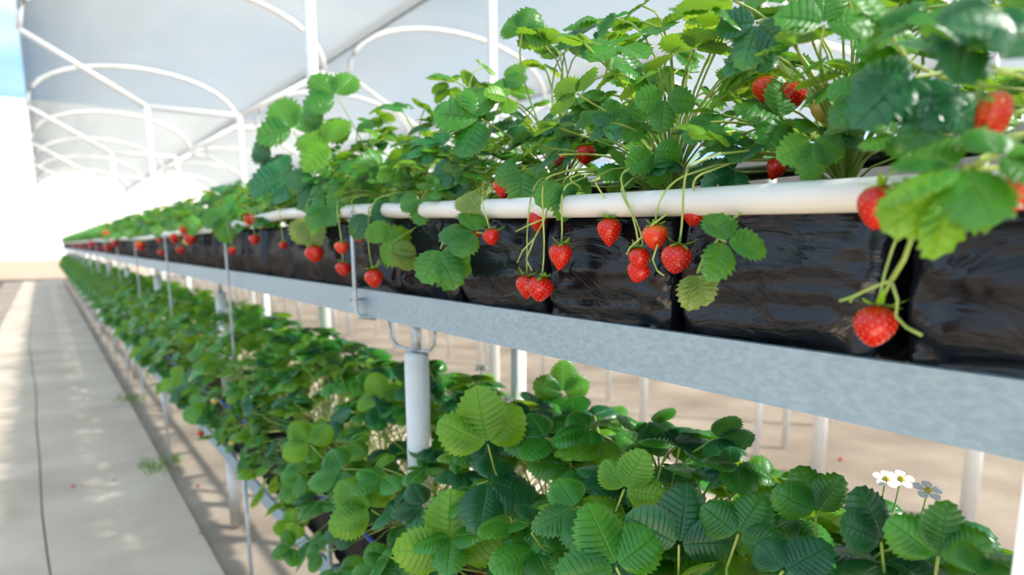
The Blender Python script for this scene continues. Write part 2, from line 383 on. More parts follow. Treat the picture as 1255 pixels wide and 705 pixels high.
for k, (x, yy) in enumerate([(.55, 1.75), (.55, 2.75)] + [(.545, 4.96 + 1.3 * j) for j in range(12)]):
    obj('support_rod', thin, rack, loc=(x, yy, 0))
lc = Vector((.80, LEGY, 1.17))
part('hanger_wire', 'rod', rack, lambda b: b.tube([(.675, LEGY + .10, 1.28), (.68, LEGY + .10, 1.225), (.69, LEGY + .085, 1.205), (.70, LEGY + .01, 1.201), (.705, LEGY - .06, 1.21), (.71, LEGY - .075, 1.225), (.71, LEGY - .08, 1.28)], .004, 8), True)
# hoses
def hose(name, mat, pts_, r, label):
    return tag(part(name, mat, None, lambda b: b.tube(pts_, r, 10), True), label, 'hose')
hose('drip_hose', 'hose', [(.88 + .008 * math.sin(yy * 3), yy, 1.557 + .004 * math.sin(yy * 5)) for yy in np.arange(-.7, 33, .35)], .011, 'black irrigation hose lying along the upper row of bags')
hose('drip_hose', 'hose_blue', [(.66 + .012 * math.sin(yy * 2.3), yy, .655 + .008 * math.sin(yy * 4)) for yy in np.arange(-.6, 33, .3)], .007, 'blue irrigation hose along the lower bags under the leaves')
va, vb = onX(432, 588, .66), onX(488, 632, .64)
hose('drip_hose', 'hose_violet', [va + (va - vb) * .6 + Vector((0, 0, -.03)), va, vb, vb + (vb - va) * .6 + Vector((.05, 0, -.05))], .0055, 'short violet hose crossing the lower leaves at the front')

# neighbouring row: legs seen under the beam
nb = empty('growing_rack'); tag(nb, 'neighbouring rack on white legs seen under the near beam', 'rack')
part('front_beam', 'galv', nb, lambda b: channel(b, 3.93, ZB0, ZB1, 1)); part('back_beam', 'galv', nb, lambda b: channel(b, 4.36, ZB0, ZB1, -1))
nleg = {}
for key, r in (('thick', .042), ('mid', .03), ('thin', .022)):
    q = MB(); q.tube([(0, 0, -.02), (0, 0, ZB0 + .01)], r, 12); nleg[key] = q.mesh('leg', 'white_steel')
for px, X, k in ((1192, 3.97, 'thick'), (1005, 3.97, 'thick'), (963, 4.3, 'thin'), (929, 3.97, 'thin'), (789, 3.97, 'mid'), (746, 4.3, 'thin'), (696, 3.97, 'mid'), (666, 4.3, 'thin'),
                 (599, 3.97, 'thick'), (588, 4.3, 'mid'), (550, 4.3, 'thin'), (520, 3.97, 'thin'), (484, 3.97, 'mid'), (461, 4.3, 'thin'), (428, 3.97, 'thick'), (409, 3.97, 'thick'), (392, 4.3, 'thick'), (366, 3.97, 'thick'),
                 (350, 4.3, 'mid'), (335, 3.97, 'thick'), (318, 4.3, 'thick'), (300, 3.97, 'thick')):
    p = onX(px, 300 + (px - 52) * .24, X); obj('leg', nleg[k], nb, loc=(X, p.y, 0))
for j in range(8):
    obj('leg', nleg['thick'], nb, loc=(3.97, 19 + j * 1.9, 0))

# ------------------------------------------------------------------ bags
def bag_mesh(seed, nu, nv, w=.290, d=.29, h=.185):
    r = random.Random(seed); ph = [r.uniform(0, 6.28) for _ in range(8)]; am = [r.uniform(.5, 1.2) for _ in range(8)]
    V = []; Fs = []; rings = []
    for j in range(nv + 1):
        t = j / nv
        for i in range(nu):
            a = 2 * math.pi * i / nu; lo_ = .45 if nu < 60 else 1
            c, s_ = math.cos(a), math.sin(a)
            e = .32 if nu < 60 else .20
            x = math.copysign(abs(c) ** e, c) * d / 2; y = math.copysign(abs(s_) ** e, s_) * w / 2
            k = 1 - .05 * (1 - t) ** 4 - .02 * t
            x *= k; y *= k
            u = y / w * 6 + x / d * 3
            wr = .0045 * am[0] * math.sin(9 * t + 1.5 * math.sin(u * 1.3 + ph[0]) + ph[1]) * math.sin(u * .9 + ph[2]) \
               + .004 * am[1] * math.sin(17 * t + 2.4 * u + 1.8 * math.sin(u * 2 + ph[3]) + ph[4]) * (1 - .6 * t) \
               + .003 * am[2] * math.sin(31 * t - 3.1 * u + 2 * math.sin(7 * t + ph[5]) + ph[6]) * (1 - t) + .003 * math.sin(u * 6 + ph[7]) * t
            bul = .010 * math.sin(math.pi * min(1, t * 1.05))
            nx, ny = (c, s_)
            edge = min(1, (1 - abs(y) / (w / 2)) * 6) if abs(x) > abs(y) * .95 else .3
            x += nx * (wr * lo_ + bul) * (.3 + .7 * edge); y += ny * min(wr, 0) * .4
            V.append((x, y, t * h))
    for j in range(nv):
        for i in range(nu):
            a = j * nu + i; b = j * nu + (i + 1) % nu; Fs.append((a, b, b + nu, a + nu))
    # rolled rim going in and down
    top = nv * nu
    base = len(V)
    for i in range(nu):
        x, y, z = V[top + i]; V.append((x * .965, y * .965, z + .004))
    for i in range(nu):
        x, y, z = V[top + i]; V.append((x * .94, y * .94, z - .03))
    for i in range(nu):
        k = (i + 1) % nu
        Fs.append((top + i, top + k, base + k, base + i)); Fs.append((base + i, base + k, base + nu + k, base + nu + i))
    Fs.append(tuple(range(nu - 1, -1, -1)))
    b = MB(); b.add(V, Fs); return b.mesh('grow_bag', 'bag' if nu > 60 else 'bag_smooth')
def soil_mesh(w=.284, d=.29, h=.185):
    n = 12; V = []; Fs = []; r = random.Random(3)
    for j in range(n + 1):
        for i in range(n + 1):
            V.append(((i / n - .5) * d * .93, (j / n - .5) * w * .93, h - .014 + r.uniform(-.005, .008)))
    for j in range(n):
        for i in range(n):
            k = j * (n + 1) + i; Fs.append((k, k + 1, k + n + 2, k + n + 1))
    b = MB(); b.add(V, Fs); return b.mesh('soil', 'soil')
bag_hi = [bag_mesh(s, 120, 40) for s in range(5)]; bag_lo = [bag_mesh(s + 20, 56, 16) for s in range(4)]
soil_m = soil_mesh()
PITCH = .292; SEAM = .3535
NROW = 113; K0 = -3
def yk(k): return SEAM + PITCH * (k + .5)
UZ, LZ = ZB0 + .052, LZ0 + .047
UX, LX = .815, .80
for tier in (0, 1):
    for k in range(K0, NROW):
        near = k < 5
        me = (bag_hi[(k * 2 + tier) % 5] if near else bag_lo[k % 4])
        o = obj('grow_bag', me)
        o.matrix_basis = Matrix.Translation((UX if tier == 0 else LX, yk(k), UZ if tier == 0 else LZ)) @ Matrix.Rotation(rnd.uniform(-.02, .02), 4, 'Z')
        if k < 16: obj('soil', soil_m, o)
        idx = k + 1
        if tier == 0:
            lab = 'black plastic grow bag behind the upper beam, %s from the right' % ordinal(idx) if 0 <= idx < 30 else ('black plastic grow bag on the upper shelf at the right edge' if idx < 0 else 'small blurred black grow bag far along the upper shelf')
            tag(o, lab, 'grow bag', 'black grow bags on the upper shelf')
        else:
            lab = 'black grow bag under the lower leaves beside the aisle, %s from the right' % ordinal(k + 1) if 2 <= k < 20 else (('black grow bag hidden under the big lower leaves in front' if k < -1 else 'black grow bag under the big lower leaves in front, %s from the right' % ordinal(k + 1)) if k < 2 else 'small dark grow bag far along the lower shelf')
            tag(o, lab, 'grow bag', 'black grow bags on the lower shelf')

# ------------------------------------------------------------------ leaves
def leaflet(nt=8, m=3, L=1.0, Wd=.46, fold=.25, curl=.25, pleat=.035, tooth=.07, ecurl=.1, rp=.78, twist=0):
    V = []; UV = []; Fs = []; R_ = 2 * nt + 1; C_ = 2 * m + 1
    for i in range(R_):
        t = i / (2 * nt); tip = (i % 2 == 0)
        wx = Wd * max(0, math.sin(math.pi * t ** rp)) ** .62
        ym = L * (t - .13 * math.sin(math.pi * t)); ye = L * t
        out = 1 + (tooth if tip else -tooth) * (1.0 if 0 < t < 1 else 0)
        ye += (tooth * .5 * L if tip else 0) * (t > .05) * (t < .98)
        for j in range(C_):
            s = (j - m) / m; q = abs(s)
            qq = q * (out if q > .99 else 1)
            x = math.copysign(wx * qq, s); y = ym + (ye - ym) * q ** 1.2
            z = fold * abs(x) + pleat * (-1 if tip else 1) * math.sin(math.pi * min(1, q * .85 + .05)) * math.sin(math.pi * min(1, t + .05))
            z -= ecurl * q ** 3 * wx + curl * (y / L) ** 2 * L * .5
            z += twist * x * (y / L)
            V.append((x, y, z)); UV.append(((s + 1) / 2, i / 2))
    for i in range(R_ - 1):
        for j in range(C_ - 1):
            k = i * C_ + j; Fs.append((k, k + 1, k + C_ + 1, k + C_))
    return np.array(V), Fs, UV
vr = random.Random(11)
def variants(n, fr=(.1, .45), er=(0, .3), **kw):
    return [leaflet(fold=vr.uniform(*fr), curl=vr.uniform(.1, .6), ecurl=vr.uniform(*er), twist=vr.uniform(-.2, .2), **kw) for _ in range(n)]
HI_U = variants(6, nt=7, m=3, Wd=.46, tooth=.115, pleat=.05, rp=.88, fr=(.08, .4), er=(.05, .45))
HI_L = variants(6, nt=10, m=4, Wd=.46, tooth=.078, pleat=.055, rp=.88, fr=(.02, .28), er=(.15, .6))
MD = variants(5, nt=5, m=1, Wd=.48, tooth=.09, pleat=.02, rp=.84)
LO = variants(4, nt=2, m=1, Wd=.48, tooth=.0, pleat=.0)
def lf_mesh(v, mat):
    b = MB(); b.add(v[0], v[1], 0, v[2]); return b.mesh('leaflet', mat)
LEAFM = {}
for nm, vs in (('u', HI_U), ('l', HI_L)):
    for mat in ('leaf_up', 'leaf_low', 'leaf_deep', 'leaf_young', 'leaf_pale'):
        LEAFM[nm, mat] = [lf_mesh(v, mat) for v in vs]
def frame(node, D, Nn):
    D = Vector(D).normalized(); Nn = Vector(Nn); Nn = (Nn - D * Nn.dot(D))
    if Nn.length < 1e-4: Nn = D.orthogonal()
    Nn.normalize(); X = D.cross(Nn)
    m = Matrix.Identity(4)
    for i in range(3): m[i][0] = X[i]; m[i][1] = D[i]; m[i][2] = Nn[i]; m[i][3] = node[i]
    return m
def tri_mats(size, r, spread=1.38, cup=.15):
    out = []
    for j, a in enumerate((0, spread, -spread)):
        s = size * (1.0 if j == 0 else r.uniform(.86, .96))
        out.append(Matrix.Rotation(a + r.uniform(-.12, .12), 4, 'Z') @ Matrix.Rotation(cup + r.uniform(-.25, .2), 4, 'X') @ Matrix.Rotation(r.uniform(-.25, .25), 4, 'Y') @ Matrix.Translation((0, size * .06, 0)) @ Matrix.Diagonal((s, s, s, 1)))
    return out
def petiole_pts(base, node, D, Nn, n=8, sag=.0):
    base, node = Vector(base), Vector(node); L = (node - base).length
    return bez(base, base + Vector((0, 0, L * .45)) + (node - base) * .05, node - Vector(D).normalized() * L * .22 - Vector(Nn).normalized() * L * .12, node, n)
def leaf_near(plant, base, node, D, Nn, size, mat, tier, r, pr=.0016, spread=1.25, cup=.15):
    fm = frame(node, D, Nn); inv = fm.inverted()
    b = MB(); pp = [inv @ p for p in petiole_pts(base, node, D, Nn)]; b.tube(pp, pr, 6, cap=False)
    p0 = plant.location
    lo = obj('leaf', b.mesh('petiole', 'stem'), plant, mat=Matrix.Translation(-Vector(p0)) @ fm)
    for mm in tri_mats(size, r, spread, cup):
        obj('leaflet', r.choice(LEAFM[tier, mat]), lo, mat=mm)
    return lo
def leaf_merged(b, base, node, D, Nn, size, vs, r, origin, pn=4, ps=4):
    fm = Matrix.Translation(-Vector(origin)) @ frame(node, D, Nn)
    for mm in tri_mats(size, r):
        v = r.choice(vs); A = np.array(fm @ mm); P_ = v[0] @ A[:3, :3].T + A[:3, 3]
        b.add(P_.tolist(), v[1], 0, v[2])
    pts_ = [p - Vector(origin) for p in petiole_pts(base, node, D, Nn, pn)]
    b.tube(pts_, .0018, ps, 1, cap=False)

def leaf_single(plant, base, node, D, Nn, size, mat, vs, r):
    b = MB(); leaf_merged(b, base, node, D, Nn, size, vs, r, plant.location, 6, 5)
    return obj('leaf', b.mesh('leaf', [mat, 'stem']), plant)
def upper_nodes(r, n, y, tall=1.0):
    """leaf nodes of an upper plant: airy dome over the bag, a few leaves falling over the rail"""
    out = []
    for i in range(n):
        az = (i * 2.39996 + r.uniform(-.4, .4)); q = math.sqrt((i + .5) / n)
        rad = .17 * q + r.uniform(-.03, .03)
        hh = (.21 * (1 - .6 * q * q) * r.choice((1, 1, .8, .55)) + r.uniform(-.06, .05)) * tall
        x = UX + math.cos(az) * rad; yy = y + math.sin(az) * rad * 1.05
        z = UZ + .185 + max(.03, hh)
        nrm = Vector((math.cos(az) * q * .8 - .25, math.sin(az) * q * .8 - .3, .8)) + Vector((r.gauss(0, .35), r.gauss(0, .35), 0))
        D = Vector((math.cos(az + r.uniform(-.7, .7)), math.sin(az + r.uniform(-.7, .7)), r.uniform(-.5, .25)))
        out.append((Vector((x, yy, z)), D, nrm))
    return out
def lower_nodes(r, n, y):
    out = []
    for i in range(n):
        s = (i + r.random()) / n
        th = -1.45 + 2.75 * s                        # angle over the mound, front to back
        yy = y + r.uniform(-.5, .5) * PITCH * 1.1
        dep = r.choice((1, 1, .9, .74)) * r.uniform(.95, 1.05)
        x = .84 + math.sin(th) * (.35 if th < 0 else .27) * dep; z = .70 + (math.cos(th) * (.36 if y < .55 else .40 if y < 1.2 else .37) if math.cos(th) > 0 else 0) * dep + .02
        if th < -1.0: z -= r.uniform(0, .17)
        nrm = Vector((math.sin(th) * .8 - .1, -.15, math.cos(th) + .35)) + Vector((r.gauss(0, .28), r.gauss(0, .35), 0))
        a = r.uniform(0, 6.28)
        D = Vector((math.cos(a), math.sin(a), 0)) + Vector((-.5, 0, -.25)) * (1 if th < 0 else -.6)
        out.append((Vector((x, yy, z)), D, nrm))
    return out

UP, LOW = {}, {}
UNEAR, UMID = 10, 34
LNEAR = 9; KSUB = 5
up_names = {}
def crown_u(k): return Vector((UX, yk(k), UZ + .172))
def crown_l(k): return Vector((.80, yk(k), LZ + .172))
crown_b = MB()
for i in range(9):
    a = i * .7; crown_b.tube([(0, 0, -.008), (math.cos(a) * .008, math.sin(a) * .008, .012), (math.cos(a) * .016, math.sin(a) * .016, .03)], .004, 5, smooth_r=[.006, .005, .001])
crown_m = crown_b.mesh('crown', 'crown')
sizes_u = lambda r: r.uniform(.033, .062)
for k in range(-2, UNEAR):
    r = random.Random(100 + k); c = crown_u(k)
    p = empty('strawberry_plant', c); UP[k] = p
    idx = k + 1
    tag(p, 'airy green strawberry plant on the upper shelf, %s from the right' % ordinal(idx) if idx >= 0 else 'leafy strawberry plant on the upper shelf beyond the right edge', 'strawberry plant', 'strawberry plants on the upper shelf')
    obj('crown', crown_m, p)
    n = 46 if k >= 0 else 30
    for (nd, D, nn) in upper_nodes(r, n, c.y, 1.45 if k < 4 else (1.2 if k < 6 else .9)):
        if nd.y < .15 and nd.x < .78: continue
        if k >= KSUB or k < -1:
            leaf_single(p, c, nd, D, nn, sizes_u(r), r.choices(('leaf_up', 'leaf_deep', 'leaf_young', 'leaf_low'), (5, 2, 1.6, 1.5))[0], HI_U, r); continue
        mat = r.choices(('leaf_up', 'leaf_deep', 'leaf_young', 'leaf_low'), (5, 2, 1.6, 1.5))[0]
        leaf_near(p, c, nd, D, nn, sizes_u(r), mat, 'u', r)
for k in range(0, UNEAR):        # low leaves spilling towards the rail
    r = random.Random(1500 + k); c = crown_u(k)
    for i in range(9):
        nd = Vector((r.uniform(.64, .73), c.y + r.uniform(-.15, .15), r.uniform(1.55, 1.64)))
        a = r.uniform(-.9, .9); D = Vector((-math.cos(a), math.sin(a), r.uniform(-.7, .1))); nn = Vector((-.7 + r.gauss(0, .25), r.gauss(0, .35) - .2, .8))
        mat = r.choices(('leaf_up', 'leaf_deep', 'leaf_young', 'leaf_low'), (5, 2.5, 1, 2))[0]; z_ = r.uniform(.026, .044)
        if k < KSUB: leaf_near(UP[k], c, nd, D, nn, z_, mat, 'u', r)
        else: leaf_single(UP[k], c, nd, D, nn, z_, mat, HI_U, r)
for k in range(-2, LNEAR):
    r = random.Random(300 + k); c = crown_l(k)
    p = empty('strawberry_plant', c); LOW[k] = p
    idx = k + 2
    tag(p, 'dense glossy strawberry plant on the lower shelf, %s from the right' % ordinal(idx) if idx >= 0 else 'dense strawberry plant on the lower shelf beyond the right edge', 'strawberry plant', 'strawberry plants on the lower shelf')
    obj('crown', crown_m, p)
    for (nd, D, nn) in lower_nodes(r, 24 if k < -1 else 78 if k < 2 else 62, c.y):
        mat = r.choices(('leaf_low', 'leaf_deep', 'leaf_young', 'leaf_up'), (5, 2.2, 1.6, 1))[0]
        if abs(nd.y - LEGY + .06) < .13 and nd.x < .78 and nd.z > .985: continue
        if k >= KSUB or k < -1: leaf_single(p, c, nd, D, nn, r.uniform(.05, .072), mat, HI_L, r)
        else: leaf_near(p, c, nd, D, nn, r.uniform(.054, .08), mat, 'l', r, .002)

# middle-distance plants: one mesh per leaf, prototypes shared
def proto_leaves(seed, nodes, size, vs):
    out = []; r = random.Random(seed)
    for (nd, D, nn) in nodes:
        b = MB(); leaf_merged(b, (0, 0, 0), nd, D, nn, r.uniform(*size), vs, r, (0, 0, 0)); mt = r.choices(('leaf_up', 'leaf_deep', 'leaf_young', 'leaf_low'), (5, 2, 1.5, 2))[0]
        out.append(b.mesh('leaf', [mt, 'stem']))
    return out
cu0 = Vector((UX, 0, UZ + .172)); cl0 = Vector((.80, 0, LZ + .172))
PU = [proto_leaves(500 + s, [(a - cu0, d, n) for a, d, n in upper_nodes(random.Random(500 + s), 26, 0, 1.0)], (.042, .06), MD) for s in range(5)]
PL = [proto_leaves(600 + s, [(a - cl0, d, n) for a, d, n in lower_nodes(random.Random(600 + s), 34, 0)], (.064, .086), MD) for s in range(5)]
for k in range(UNEAR, UMID):
    p = empty('strawberry_plant', crown_u(k)); UP[k] = p; p.scale = (rnd.uniform(.92, 1.1),) * 3
    tag(p, 'strawberry plant on the upper shelf, %s from the right' % ordinal(k + 1), 'strawberry plant', 'strawberry plants on the upper shelf')
    for m in PU[k % 5]: obj('leaf', m, p)
for k in range(LNEAR, UMID - 4):
    p = empty('strawberry_plant', crown_l(k)); LOW[k] = p; p.scale = (rnd.uniform(.95, 1.08),) * 3
    tag(p, 'bushy strawberry plant on the lower shelf, %s from the right' % ordinal(k + 2), 'strawberry plant', 'strawberry plants on the lower shelf')
    for m in PL[k % 5]: obj('leaf', m, p)
# far plants: one mesh each
def far_mesh(seed, nodes, size, mats):
    b = MB(); r = random.Random(seed)
    for (nd, D, nn) in nodes: leaf_merged(b, (0, 0, 0), nd, D, nn, r.uniform(*size), LO, r, (0, 0, 0), 2, 3)
    return b.mesh('strawberry_plant', mats)
FU = [far_mesh(700 + s, [(a - cu0, d, n) for a, d, n in upper_nodes(random.Random(700 + s), 22, 0)], (.055, .07), ['leaf_up' if s % 2 else 'leaf_low', 'stem']) for s in range(5)]
FL = [far_mesh(800 + s, [(a - cl0, d, n) for a, d, n in lower_nodes(random.Random(800 + s), 28, 0)], (.07, .085), ['leaf_low', 'stem']) for s in range(5)]
UFAR = {}
for k in range(UMID, NROW):
    o = obj('strawberry_plant', FU[k % 5], loc=crown_u(k)); UFAR[k] = o; tag(o, 'small blurred strawberry plant far along the upper shelf', 'strawberry plant', 'far strawberry plants on the upper shelf')
for k in range(UMID - 4, NROW):
    o = obj('strawberry_plant', FL[k % 5], loc=crown_l(k)); tag(o, 'small blurred strawberry plant far along the lower shelf', 'strawberry plant', 'far strawberry plants on the lower shelf')

# ------------------------------------------------------------------ strawberries
def berry_shape(kind):
    def prof(t):
        if kind == 0: return .0155 * (math.sin(math.pi * min(1, t * .98 + .02) ** .62)) ** .8
        if kind == 1: return .0170 * (math.sin(math.pi * min(1, t * .98 + .02) ** .70)) ** .62
        return .0150 * (math.sin(math.pi * min(1, t * .98 + .02) ** .80)) ** .6
    Lb = (.034, .031, .029)[kind]
    ns = 95; seeds = []
    for i in range(ns):
        t = .10 + .84 * (i + .5) / ns; seeds.append((t, i * 2.39996))
    def pt(t, a):
        rr = prof(t) * (1 + .05 * math.cos(2 * a + .5) + .03 * math.cos(3 * a + 1.1 * kind)); return Vector((math.cos(a) * rr, math.sin(a) * rr, -t * Lb))
    sp = np.array([pt(t, a) for t, a in seeds])
    nu, nv = 56, 40; V = []; Fs = []
    for j in range(nv + 1):
        for i in range(nu):
            p = pt(j / nv, 2 * math.pi * i / nu)
            dd = np.min(np.linalg.norm(sp - np.array(p), axis=1)); k = 1 - .055 * math.exp(-(dd / .0011) ** 2)
            V.append((p.x * k, p.y * k, p.z + (0 if 0 < j < nv else 0)))
    for j in range(nv):
        for i in range(nu):
            a = j * nu + i; b = j * nu + (i + 1) % nu; Fs.append((a, a + nu, b + nu, b))
    Fs.append(tuple(range(nu))); Fs.append(tuple(range((nv + 1) * nu - 1, nv * nu - 1, -1)))
    sb = MB()
    for (t, a), c in zip(seeds, sp):
        c = Vector(c); nrm = Vector((c.x, c.y, 0)).normalized(); nrm.z = (prof(t + .02) - prof(t - .02)) / (.04 * Lb) ; nrm.normalize()
        c = c - nrm * .0002; tz = (Vector((0, 0, -1)) + nrm * nrm.z); tz.normalize(); tx = nrm.cross(tz)
        sb.add([c + nrm * .00045, c + tz * .0008, c + tx * .00042, c - tz * .0008, c - tx * .00042], [(0, 1, 2), (0, 2, 3), (0, 3, 4), (0, 4, 1)])
    return V, Fs, sb
BER = {}
for kd in range(3):
    V, Fs, sb = berry_shape(kd); sm = sb.mesh('seeds', 'seed')
    for c in ('red', 'orange', 'unripe', 'green_berry'):
        b = MB(); b.add(V, Fs); BER[kd, c] = (b.mesh('strawberry', c), sm)
def calyx_mesh(seed):
    r = random.Random(seed); b = MB()
    for i in range(9):
        a = i * 2 * math.pi / 9 + r.uniform(-.15, .15); L = r.uniform(.010, .015); lift = r.uniform(-.3, .7); V = []; wd = (.0012, .0024, .0020, .0003)
        for j, q in enumerate((0, .35, .7, 1)):
            rad = .001 + L * q; z = .001 + L * lift * q * q - .001 * q
            for s in (-1, 1): V.append((math.cos(a) * rad - math.sin(a) * wd[j] * s, math.sin(a) * rad + math.cos(a) * wd[j] * s, z))
        b.add(V, [(0, 1, 3, 2), (2, 3, 5, 4), (4, 5, 7, 6)], 0, [(.5 + .2 * (j % 2), .25) for j in range(8)])
    b.tube([(0, 0, -.001), (0, 0, .006)], .0012, 6)
    return b.mesh('calyx', 'leaf_young')
CAL = [calyx_mesh(s) for s in range(3)]
def owner(d, y, kmax):
    k = int(round((y - SEAM) / PITCH - .5)); return d[max(-1, min(kmax, k))], max(-1, min(kmax, k))
for k, o in UFAR.items():
    r = random.Random(1700 + k)
    if k < 80:
        for i in range((0, 2, 1, 3, 0)[k % 5]):
            obj('strawberry', BER[1, 'red'][0], o, mat=Matrix.Translation((-.19 + r.uniform(-.01, .02), r.uniform(-.13, .13), r.uniform(-.09, 0))))
# px, py (centre), X plane, diameter px, colour, shape, tilt (image degrees), label
BL = [(1072, 402, .585, 52, 'red', 2, 4, 'red strawberry hanging lowest against the black bag at right'), (1077, 256, .56, 56, 'red', 1, 8, 'blurred red strawberry in front of the white rail'),
      (1214, 142, .60, 56, 'orange', 1, -35, 'half-ripe strawberry among the leaves at upper right'), (1247, 236, .56, 50, 'red', 1, 0, 'red strawberry cut by the right edge'),
      (829, 319, .625, 37, 'red', 2, 8, 'red strawberry with spread calyx beside the drooping leaf'), (803, 291, .63, 33, 'orange', 1, 0, 'orange-red strawberry topmost of its cluster'), (784, 318, .63, 28, 'red', 0, -6, 'red strawberry of the twin pair at left of the cluster'), (782, 334, .635, 28, 'red', 1, 14, 'lower red strawberry of the twin pair'),
      (747, 284, .645, 31, 'red', 0, 0, 'single red strawberry just below the white rail'), (850, 266, .655, 26, 'red', 1, 0, 'red strawberry half hidden under the rail'),
      (687, 314, .63, 30, 'red', 0, 4, 'red strawberry hanging alone on a straight stalk'), (662, 355, .62, 33, 'red', 1, 8, 'front red strawberry of the low touching pair'), (646, 351, .64, 27, 'red', 0, 0, 'rear red strawberry of the low touching pair'), (659, 271, .65, 24, 'red', 0, 0, 'red strawberry behind the stalks at the rail'),
      (970, 119, .76, 36, 'red', 2, 0, 'deep red strawberry standing among the tall stems'), (938, 110, .78, 34, 'orange', 1, 0, 'orange strawberry behind the deep red one'), (1008, 136, .78, 30, 'unripe', 1, 0, 'pale unripe strawberry near the black hose'), (951, 207, .72, 24, 'red', 0, 20, 'red strawberry lying on the soil above the rail'),
      (718, 190, .74, 25, 'red', 1, 0, 'red strawberry deep in the leaves above the rail'), (617, 231, .66, 26, 'red', 1, 15, 'red strawberry resting on the rail behind a pale leaf'), (602, 291, .63, 22, 'red', 1, -12, 'red strawberry at the edge of a folded leaf'), (581, 289, .64, 13, 'red', 1, 0, 'small red strawberry under the folded leaf'), (712, 241, .655, 13, 'green_berry', 1, 0, 'small green strawberry on the rail'), (684, 196, .72, 16, 'red', 1, 0, 'small red strawberry behind the leaves'),
      (440, 288, .615, 20, 'red', 1, 0, 'red strawberry right of the first support rod'), (419, 304, .62, 17, 'orange', 1, 0, 'orange strawberry left of the first support rod'), (421, 330, .62, 19, 'red', 1, 0, 'red strawberry lowest left of the rod'), (459, 342, .615, 24, 'red', 2, -10, 'red strawberry lowest right of the rod'), (386, 312, .62, 22, 'red', 2, -6, 'red strawberry below the curled pale leaf'),
      (347, 301, .63, 11, 'red', 1, 0, None), (312, 294, .615, 13, 'red', 1, 0, None), (306, 270, .615, 14, 'red', 2, 0, None), (319, 277, .625, 9, 'unripe', 1, 0, None), (284, 308, .63, 10, 'red', 1, 0, None),
      (233, 294, .61, 14, 'red', 1, 0, None), (214, 293, .61, 13, 'red', 1, 0, None), (226, 283, .615, 12, 'orange', 1, 0, None), (221, 307, .61, 10, 'red', 2, 0, None), (229, 297, .62, 9, 'unripe', 1, 0, None),
      (172, 302, .61, 13, 'orange', 1, 0, None), (198, 310, .615, 9, 'red', 1, 0, None), (196, 295, .63, 8, 'red', 1, 0, None), (141, 299, .61, 9, 'red', 1, 0, None), (132, 304, .615, 9, 'red', 1, 0, None), (130, 287, .62, 8, 'orange', 1, 0, None), (112, 299, .62, 7, 'red', 1, 0, None)]
LOWB = [(460, 690, .57, 18, 'unripe', 1, 0, 'pale unripe strawberry low at the front'), (470, 702, .57, 15, 'orange', 1, 0, 'orange strawberry low at the front'), (450, 680, .58, 9, 'green_berry', 1, 0, 'tiny green strawberry low at the front'),
        (263, 492, .50, 8, 'unripe', 1, 0, None), (284, 543, .50, 8, 'unripe', 1, 0, None), (246, 532, .49, 8, 'orange', 1, 0, None)]
BW = (.031, .034, .030)
def add_berry(spec, table, kmax, low, i):
    px, py, X, dia, colr, kd, tilt, lab = spec
    c = onX(px, py, X); z = (c - Vector((0, 0, H))).dot(CF); size = dia * z / F / BW[kd]
    pl, k = owner(table, c.y, kmax)
    r = random.Random(900 + i)
    upv = (Vector((0, 0, 1)) * math.cos(math.radians(tilt)) + CR * math.sin(math.radians(tilt)))
    q = upv.to_track_quat('Z', 'Y').to_matrix().to_4x4()
    hgt = .032 * size; top = c + upv * hgt * .48
    M_ = Matrix.Translation(top - pl.location) @ q @ Matrix.Rotation(r.uniform(0, 6), 4, 'Z') @ Matrix.Diagonal((size,) * 3 + (1,))
    if pl.scale.x != 1: M_ = Matrix.Diagonal((1 / pl.scale.x,) * 3 + (1,)) @ M_
    me, sm = BER[kd, colr]
    o = obj('strawberry', me, pl, mat=M_)
    if lab: o['label'] = lab
    tag(obj('seeds', sm, o), kind='stuff'); obj('calyx', CAL[i % 3], o).scale = (1.25, 1.25, 1.25)
    # stalk: from the crown over the rail and down
    base = crown_l(k) if low else crown_u(k)
    endp = top + upv * .005 * size
    if X < .66:
        ov = Vector((.64 - (.02 if X < .63 else 0), (endp.y * .7 + base.y * .3), (rail_z(endp.y) if not low else .68) + .024 + r.uniform(0, .02)))
        pts_ = bez(base, base + Vector((-.03, 0, .06)), ov + Vector((.06, (base.y - ov.y) * .4, .03)), ov, 7) + bez(ov, ov + Vector((-.03, 0, -.008)), endp + upv * max(.01, (ov.z - endp.z) * .5), endp, 8)[1:]
    else:
        pts_ = bez(base, base + Vector((0, 0, .06)), endp + upv * .06, endp, 8)
    b = MB(); b.tube([p - pl.location for p in pts_], .0013, 6, cap=False)
    s = obj('fruit_stalk', b.mesh('fruit_stalk', 'stalk'), pl)
    if pl.scale.x != 1: s.scale = (1 / pl.scale.x,) * 3
for i, sp in enumerate(BL): add_berry(sp, UP, UMID - 1, False, i)
for i, sp in enumerate(LOWB): add_berry(sp, LOW, UMID - 5, True, 100 + i)

